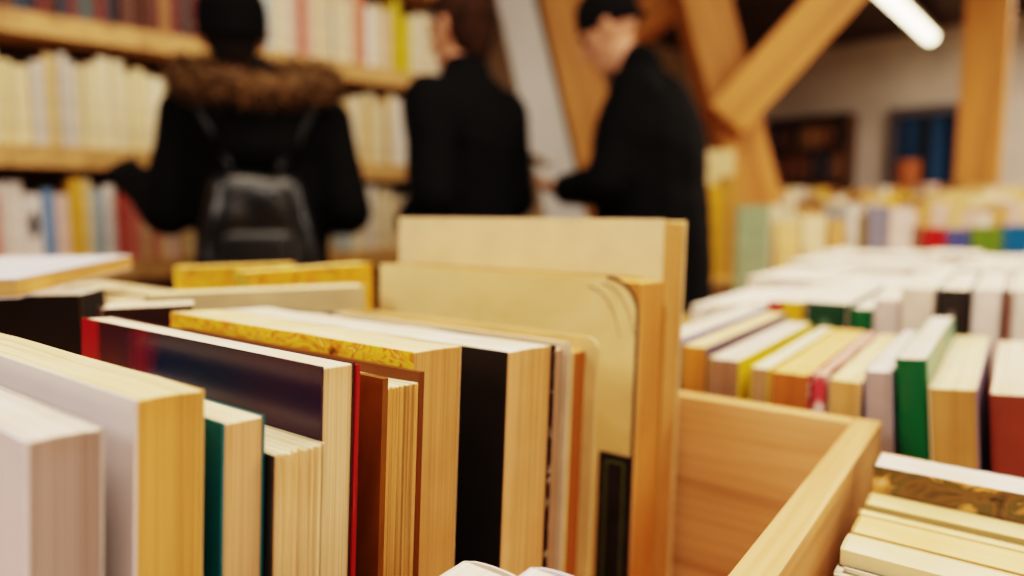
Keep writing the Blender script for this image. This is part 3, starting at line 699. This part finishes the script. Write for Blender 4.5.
def person(label, loc, face, s, arms, head_yaw=0.0, head_pitch=0.0, stoop=0.0, hair=None, hat=None, coat_col=(6, 5, 6), coat_len=0.62, skin=(206, 150, 120), girth=1.0, gloves=None, trouser=(30, 28, 32), head_fwd=0.02, head_x=0.0):
    """arms: {'L': (elbow, wrist, palm, thumb)} in body metres for a 1.75 m figure: x right, y ahead, z up"""
    ang = math.atan2(face.y, face.x) - math.pi / 2
    sk = plain(skin, 0.55, 0.05, 30)
    S = lambda v: Vector(v) * s
    ch = lambda z: stoop * max(0, z - 0.95) ** 1.3         # forward lean of the upper body
    P = lambda x, y, z: S((x, y + ch(z), z))
    bm = bmesh.new()
    # legs and feet
    for sd in (-1, 1):
        chain(bm, [(P(0.088 * sd, 0, 0.92), 0.072 * s), (P(0.10 * sd, 0.015, 0.49), 0.055 * s), (P(0.105 * sd, -0.01, 0.09), 0.038 * s)])
        hull(bm, sphere_pts(P(0.105 * sd, -0.03, 0.05), 0.036 * s) + sphere_pts(P(0.115 * sd, 0.14, 0.035), 0.03 * s))
    chain(bm, [(P(0, 0, 0.93), 0.115 * s), (P(0, 0, 1.08), 0.105 * s), (P(0, 0.0, 1.28), 0.12 * s), (P(0, -0.005, 1.38), 0.10 * s)], (1.3, 0.85, 1))
    hull(bm, sphere_pts(P(-0.16, 0, 1.42), 0.055 * s) + sphere_pts(P(0.16, 0, 1.42), 0.055 * s) + sphere_pts(P(0, 0, 1.47), 0.06 * s))
    sh = {'L': P(-0.18, 0, 1.415), 'R': P(0.18, 0, 1.415)}
    W = {}
    for k, (el, wr, palm, th) in arms.items():
        e, w_ = S(el), S(wr); W[k] = (e, w_)
        chain(bm, [(sh[k], 0.052 * s), (e, 0.04 * s), (e.lerp(w_, 0.3), 0.042 * s), (w_, 0.027 * s)])
        hand(bm, w_, (w_ - e) + Vector((0, 0.0, 0.0)), palm, th, s * 0.98, 0.55)
    # head, turned on the neck
    base = P(0, 0.01, 1.47); HC = P(head_x, head_fwd, 1.53)
    HR = Matrix.Rotation(head_yaw, 4, 'Z') @ Matrix.Rotation(-head_pitch, 4, 'X')
    def Hd(x, y, z): return HC + (HR @ Vector((x, y, z))) * s
    seg(bm, base, 0.062 * s, Hd(0, -0.01, 0.03), 0.056 * s)
    H3 = HR.to_3x3()
    hull(bm, sphere_pts(Hd(0, -0.012, 0.145), 0.1 * s, (0.78, 0.98, 0.85), H3) + sphere_pts(Hd(0, 0.02, 0.10), 0.075 * s, (0.9, 0.9, 1), H3))
    hull(bm, sphere_pts(Hd(0, 0.035, 0.075), 0.055 * s, (1, 0.9, 1), H3) + sphere_pts(Hd(0, 0.065, 0.022), 0.026 * s, (1.1, 0.9, 0.9), H3) + sphere_pts(Hd(0, 0.0, 0.05), 0.05 * s, (1, 0.9, 1), H3))
    hull(bm, sphere_pts(Hd(0, 0.088, 0.135), 0.008 * s) + sphere_pts(Hd(0, 0.112, 0.097), 0.0115 * s) + sphere_pts(Hd(0, 0.085, 0.093), 0.017 * s))     # nose
    for sd in (-1, 1):
        hull(bm, sphere_pts(Hd(0.078 * sd, -0.005, 0.135), 0.012 * s) + sphere_pts(Hd(0.086 * sd, -0.018, 0.130), 0.013 * s) + sphere_pts(Hd(0.077 * sd, -0.004, 0.092), 0.010 * s))   # ears
        seg(bm, Hd(0.015 * sd, 0.086, 0.150), 0.0085 * s, Hd(0.048 * sd, 0.072, 0.150), 0.0085 * s)      # brow
    seg(bm, Hd(-0.018, 0.083, 0.062), 0.009 * s, Hd(0.018, 0.083, 0.062), 0.009 * s)
    body = fuse('person', bm, sk, 0.0065 * s, None, 3)
    body.location = loc; body.rotation_euler = (0, 0, ang); tag(body, label, 'person')
    for sd in (-1, 1):
        b2 = bmesh.new(); bmesh.ops.create_uvsphere(b2, u_segments=14, v_segments=10, radius=0.0125 * s, matrix=Matrix.Translation(Hd(0.031 * sd, 0.0785, 0.128)))
        link('eye', b2, plain((60, 48, 40), 0.2), body, True)
    b2 = bmesh.new(); seg(b2, Hd(-0.02, 0.087, 0.060), 0.0045 * s, Hd(0.02, 0.087, 0.060), 0.0045 * s); link('lips', b2, plain((170, 92, 84), 0.5), body, True)
    # trousers, shoes
    b2 = bmesh.new()
    for sd in (-1, 1): chain(b2, [(P(0.085 * sd, 0, 0.93), 0.074 * s), (P(0.095 * sd, 0.012, 0.66), 0.078 * s), (P(0.10 * sd, 0.015, 0.49), 0.07 * s), (P(0.105 * sd, -0.01, 0.10), 0.066 * s)])
    fuse('trousers', b2, plain(trouser, 0.9, 0.1, 40, 0.0, 0.2), 0.012 * s, body)
    for sd in (-1, 1):
        b2 = bmesh.new(); hull(b2, sphere_pts(P(0.105 * sd, -0.04, 0.052), 0.050 * s) + sphere_pts(P(0.117 * sd, 0.15, 0.044), 0.042 * s)); seg(b2, P(0.105 * sd, -0.02, 0.06), 0.05 * s, P(0.105 * sd, -0.012, 0.13), 0.052 * s)
        for v in b2.verts: v.co.z = max(v.co.z, 0.002)
        fuse('shoe', b2, plain((26, 22, 20), 0.5), 0.008 * s, body)
    # coat
    cm = plain(coat_col, 0.85, 0.35, 25, 0.0, 0.16); b2 = bmesh.new(); g = girth
    zb = 1.38 - coat_len
    chain(b2, [(P(0, 0, zb), 0.165 * s * g), (P(0, 0, 0.98), 0.155 * s * g), (P(0, 0, 1.12), 0.148 * s * g), (P(0, -0.005, 1.27), 0.150 * s * g), (P(0, -0.01, 1.38), 0.115 * s * g)], (1.2, 0.9, 0.8))
    hull(b2, sphere_pts(P(-0.165, -0.005, 1.405), 0.078 * s) + sphere_pts(P(0.165, -0.005, 1.405), 0.078 * s) + sphere_pts(P(0, -0.01, 1.46), 0.075 * s) + sphere_pts(P(0, -0.02, 1.3), 0.13 * s, (1.2, 0.9, 1)))
    for k, (e, w_) in W.items():
        chain(b2, [(sh[k], 0.077 * s), (e, 0.068 * s), (e.lerp(w_, 0.92), 0.052 * s)])
    seg(b2, P(0, 0, 1.46), 0.082 * s, P(0, 0.012, 1.52), 0.074 * s)
    ct = fuse('coat', b2, cm, 0.011 * s, body)
    for v in ct.data.vertices:         # cloth folds
        nz = noise.noise(Vector((v.co.x * 7, v.co.y * 7, v.co.z * 11))) + 0.5 * noise.noise(v.co * 22)
        v.co += v.normal * 0.006 * nz
    if gloves:
        for k in gloves:
            b2 = bmesh.new(); el, wr, palm, th = arms[k]; e, w_ = W[k]
            hand(b2, w_, w_ - e, palm, th, s * 1.12, 0.55); seg(b2, w_, 0.034 * s, e.lerp(w_, 0.85), 0.036 * s)
            fuse('glove', b2, plain((10, 9, 10), 0.8, 0.1, 40, 0.0, 0.15), 0.006 * s, body)
    if hair:
        b2 = bmesh.new()
        if not hat: hull(b2, sphere_pts(Hd(0, -0.028, 0.155), 0.108 * s, (0.86, 0.95, 0.85), H3) + sphere_pts(Hd(0, -0.055, 0.10), 0.075 * s, (1, 0.7, 0.9), H3))
        else: hull(b2, sphere_pts(Hd(0, -0.052, 0.11), 0.068 * s, (1, 0.8, 0.5), H3) + sphere_pts(Hd(0, -0.055, 0.08), 0.066 * s, (1, 0.7, 0.6), H3))
        seg(b2, Hd(0, -0.045, 0.10), 0.07 * s, Hd(0, -0.042, 0.055), 0.055 * s)
        if not hat: hull(b2, sphere_pts(Hd(0, 0.045, 0.205), 0.038 * s, (1.5, 0.9, 0.8), H3) + sphere_pts(Hd(0, -0.02, 0.20), 0.06 * s, (1.2, 1, 0.9), H3))
        h_ = fuse('hair', b2, plain(hair, 0.8, 0.4, 60, 0.0, 0.15), 0.008 * s, body)
        for v in h_.data.vertices: v.co += v.normal * 0.006 * noise.noise(Vector((v.co.x * 60, v.co.y * 60, v.co.z * 14)))
    if hat:
        col, deep = hat
        b2 = bmesh.new()
        hull(b2, sphere_pts(Hd(0, -0.018, 0.175), 0.108 * s, (0.88, 1.0, 0.88), H3) + sphere_pts(Hd(0, -0.017, 0.158 - deep), 0.105 * s, (0.90, 1.0, 0.3), H3 @ Matrix.Rotation(0.25, 3, 'X')))
        fuse('knit_hat', b2, plain(col, 0.9, 0.3, 80, 0.0, 0.15), 0.009 * s, body)
        b2 = bmesh.new(); rr = []
        for j in range(28):
            a_ = 2 * math.pi * j / 28; rr.append(Hd(0.085 * math.cos(a_), -0.016 + 0.102 * math.sin(a_), 0.150 - deep + 0.026 * math.sin(a_)))
        for i in range(28): seg(b2, rr[i], 0.012 * s, rr[(i + 1) % 28], 0.012 * s)
        fuse('hat_cuff', b2, plain(scale_c(col, 1.2), 0.9, 0.3, 80, 0.0, 0.15), 0.008 * s, body)
    return body, P, Hd, s

# --- person seen from behind in the fur-trimmed parka, at the left
pl = flat((264 - CX) / F_PX * 1.78, 1.78)
fv = fdir(-0.30, 0.95)
b1, P1, H1, s1 = person('person in a black parka with a brown fur hood trim, reaching to the shelf', pl, fv, 0.905,
    {'L': ((-0.238, -0.03, 1.16), (-0.33, 0.10, 1.24), (0.3, 0.9, 0), (0.9, 0, 0.4)), 'R': ((0.235, -0.04, 1.16), (0.15, 0.14, 1.15), (-1, 0, 0), (0, 0.2, 1))},
    hair=(34, 24, 18), hat=((8, 7, 8), 0.035), girth=1.0, coat_len=0.75, gloves=('L', 'R'), head_pitch=0.1, head_x=-0.06)
# lowered hood and its fur trim
b2 = bmesh.new()
hull(b2, sphere_pts(P1(0, -0.09, 1.42), 0.10 * s1, (1.5, 0.8, 0.9)) + sphere_pts(P1(0, -0.14, 1.33), 0.07 * s1, (1.6, 0.7, 0.9)))
fuse('hood', b2, plain((8, 7, 7), 0.85, 0.3, 40, 0.0, 0.15), 0.012, b1)
b2 = bmesh.new(); ring = []
for j in range(36):
    a_ = 2 * math.pi * j / 36
    ring.append(P1(0.180 * math.cos(a_), -0.035 + 0.150 * math.sin(a_), 1.515 + 0.045 * math.sin(a_)))
for i in range(36): seg(b2, ring[i], 0.042 * s1, ring[(i + 1) % 36], 0.042 * s1)
fur = art([(0.32, (38, 26, 14)), (0.5, (84, 58, 30)), (0.68, (132, 98, 56))], (70, 70, 70), 4, None, 0.95)
ft = fuse('fur_trim', b2, fur, 0.011, b1)
bm = bmesh.new(); bm.from_mesh(ft.data); bm.verts.ensure_lookup_table()
for v in list(bm.verts):
    if random.random() < 0.55:
        n = v.normal.copy(); t = Vector((random.uniform(-1, 1), random.uniform(-1, 1), random.uniform(-1.4, 0.4)))
        tip = v.co + (n * 1.0 + t * 0.5).normalized() * random.uniform(0.018, 0.036); sd = n.cross(t).normalized() * 0.0035
        bm.faces.new((bm.verts.new(v.co + sd), bm.verts.new(v.co - sd), bm.verts.new(tip)))
bm.to_mesh(ft.data); bm.free()
# small black leather backpack on the parka
bp = empty('backpack', b1.matrix_basis @ P1(0, -0.19, 0.98)); bp.rotation_euler = b1.rotation_euler
tag(bp, 'shiny black leather backpack on the back of the fur-hooded person', 'backpack')
leather = plain((18, 17, 19), 0.28, 0.3, 30)
b2 = bmesh.new(); hull(b2, sphere_pts((-0.09, -0.055, 0.03), 0.05) + sphere_pts((0.09, -0.055, 0.03), 0.05) + sphere_pts((-0.06, -0.05, 0.21), 0.04) + sphere_pts((0.06, -0.05, 0.21), 0.04))
o = fuse('pouch', b2, leather, 0.008, bp)
for v in o.data.vertices: v.co += v.normal * 0.006 * noise.noise(v.co * 16)
b2 = bmesh.new(); hull(b2, sphere_pts((-0.06, -0.105, 0.03), 0.018) + sphere_pts((0.06, -0.105, 0.03), 0.018) + sphere_pts((-0.06, -0.1, 0.11), 0.015) + sphere_pts((0.06, -0.1, 0.11), 0.015)); fuse('front_pocket', b2, leather, 0.007, bp)
coat1 = [c for c in b1.children if c.name.startswith('coat')][0]
off = P1(0, -0.19, 0.98) + Vector((0, -0.05, 0))
for sd in (-1, 1):
    b2 = bmesh.new(); path = []
    for q_ in ((0.05, -0.09, 0.20), (0.075, -0.03, 0.27), (0.10, 0.02, 0.34), (0.125, 0.08, 0.40), (0.135, 0.15, 0.43), (0.14, 0.22, 0.41), (0.14, 0.27, 0.34)):
        p = Vector((q_[0] * sd, q_[1], q_[2]))
        ok, loc_, nrm, _ = coat1.closest_point_on_mesh(p + off)
        path.append((loc_ + nrm * 0.030 - off if q_[2] > 0.21 else p, 0.012))
    chain(b2, path); fuse('shoulder_strap', b2, leather, 0.007, bp)
bp.location = b1.matrix_basis @ off

# --- short-haired person in the middle
pl = flat((470 - CX) / F_PX * 2.06, 2.06)
person('person with short brown hair in a plain black coat, facing the shelves', pl, fdir(-0.80, 0.60), 0.955,
    {'L': ((-0.22, -0.05, 1.14), (-0.13, 0.13, 1.06), (1, 0, 0), (0, 0.3, 1)), 'R': ((0.21, -0.02, 1.14), (0.13, 0.13, 1.04), (-1, 0, 0), (0, 0.3, 1))},
    hair=(52, 32, 20), head_yaw=0.05, head_pitch=0.15, coat_len=0.7, coat_col=(5, 5, 8), girth=0.93)
# --- man in the beanie
pl = flat((652 - CX) / F_PX * 2.28, 2.28)
fm_ = fdir(-0.90, 0.35)
b3, P3, H3_, s3 = person('person in a black knit hat and black jacket, bent over a small book', pl, fm_, 1.0,
    {'L': ((-0.25, 0.10, 1.13), (-0.11, 0.27, 1.125), (0.5, 0.0, 0.8), (-0.5, 0.5, 0.3)), 'R': ((0.25, 0.10, 1.13), (0.11, 0.27, 1.125), (-0.5, 0, 0.8), (0.5, 0.5, 0.3))},
    hat=((20, 19, 21), 0.012), head_pitch=0.5, stoop=0.10, girth=1.38, coat_len=0.74, coat_col=(6, 6, 7), head_fwd=0.05)
# open white booklet held by the man
M3 = Matrix.Translation(pl) @ Matrix.Rotation(b3.rotation_euler.z, 4, 'Z')
ob = empty('open_booklet', M3 @ (Vector((0, 0.415, 1.19)) * s3), b3.rotation_euler); tag(ob, 'small white open booklet held by the person in the knit hat', 'booklet')
for nm, th, mt in (('pages', 0.0, plain((244, 238, 230), 0.8)), ('cover', -0.004, plain((214, 200, 190), 0.5))):
    b2 = bmesh.new(); g_ = []
    for i in range(15):
        x = -0.10 + 0.2 * i / 14; z = 0.03 * abs(x) / 0.10 + 0.008 * math.sin(min(1, abs(x) / 0.1) * math.pi) + th
        g_.append([b2.verts.new((x, y, z + (0.10 + y) * 0.35)) for y in (-0.06, 0.0, 0.07)])
    for a_, c_ in zip(g_, g_[1:]):
        for k in range(2): b2.faces.new((a_[k], c_[k], c_[k + 1], a_[k + 1]))
    o = link(nm, b2, mt, ob, True); md = o.modifiers.new('t', 'SOLIDIFY'); md.thickness = 0.003

# ================================================================== CAMERA AND COLOUR
cd = bpy.data.cameras.new('camera'); co = bpy.data.objects.new('camera', cd); C.objects.link(co)
cd.sensor_width = 36; cd.sensor_fit = 'HORIZONTAL'; cd.lens = F_PX / 1024 * 36
co.location = CAMP; co.rotation_euler = (math.pi / 2 - PITCH, 0, YAW)
cd.clip_start = 0.01; cd.clip_end = 50
cd.dof.use_dof = True; cd.dof.focus_distance = 0.21; cd.dof.aperture_fstop = 4.6; cd.dof.aperture_blades = 0
bpy.context.scene.camera = co
sc = bpy.context.scene
sc.view_settings.view_transform = 'Filmic'
sc.view_settings.look = 'High Contrast'
sc.view_settings.exposure = -0.06
sc.cycles.use_denoising = True
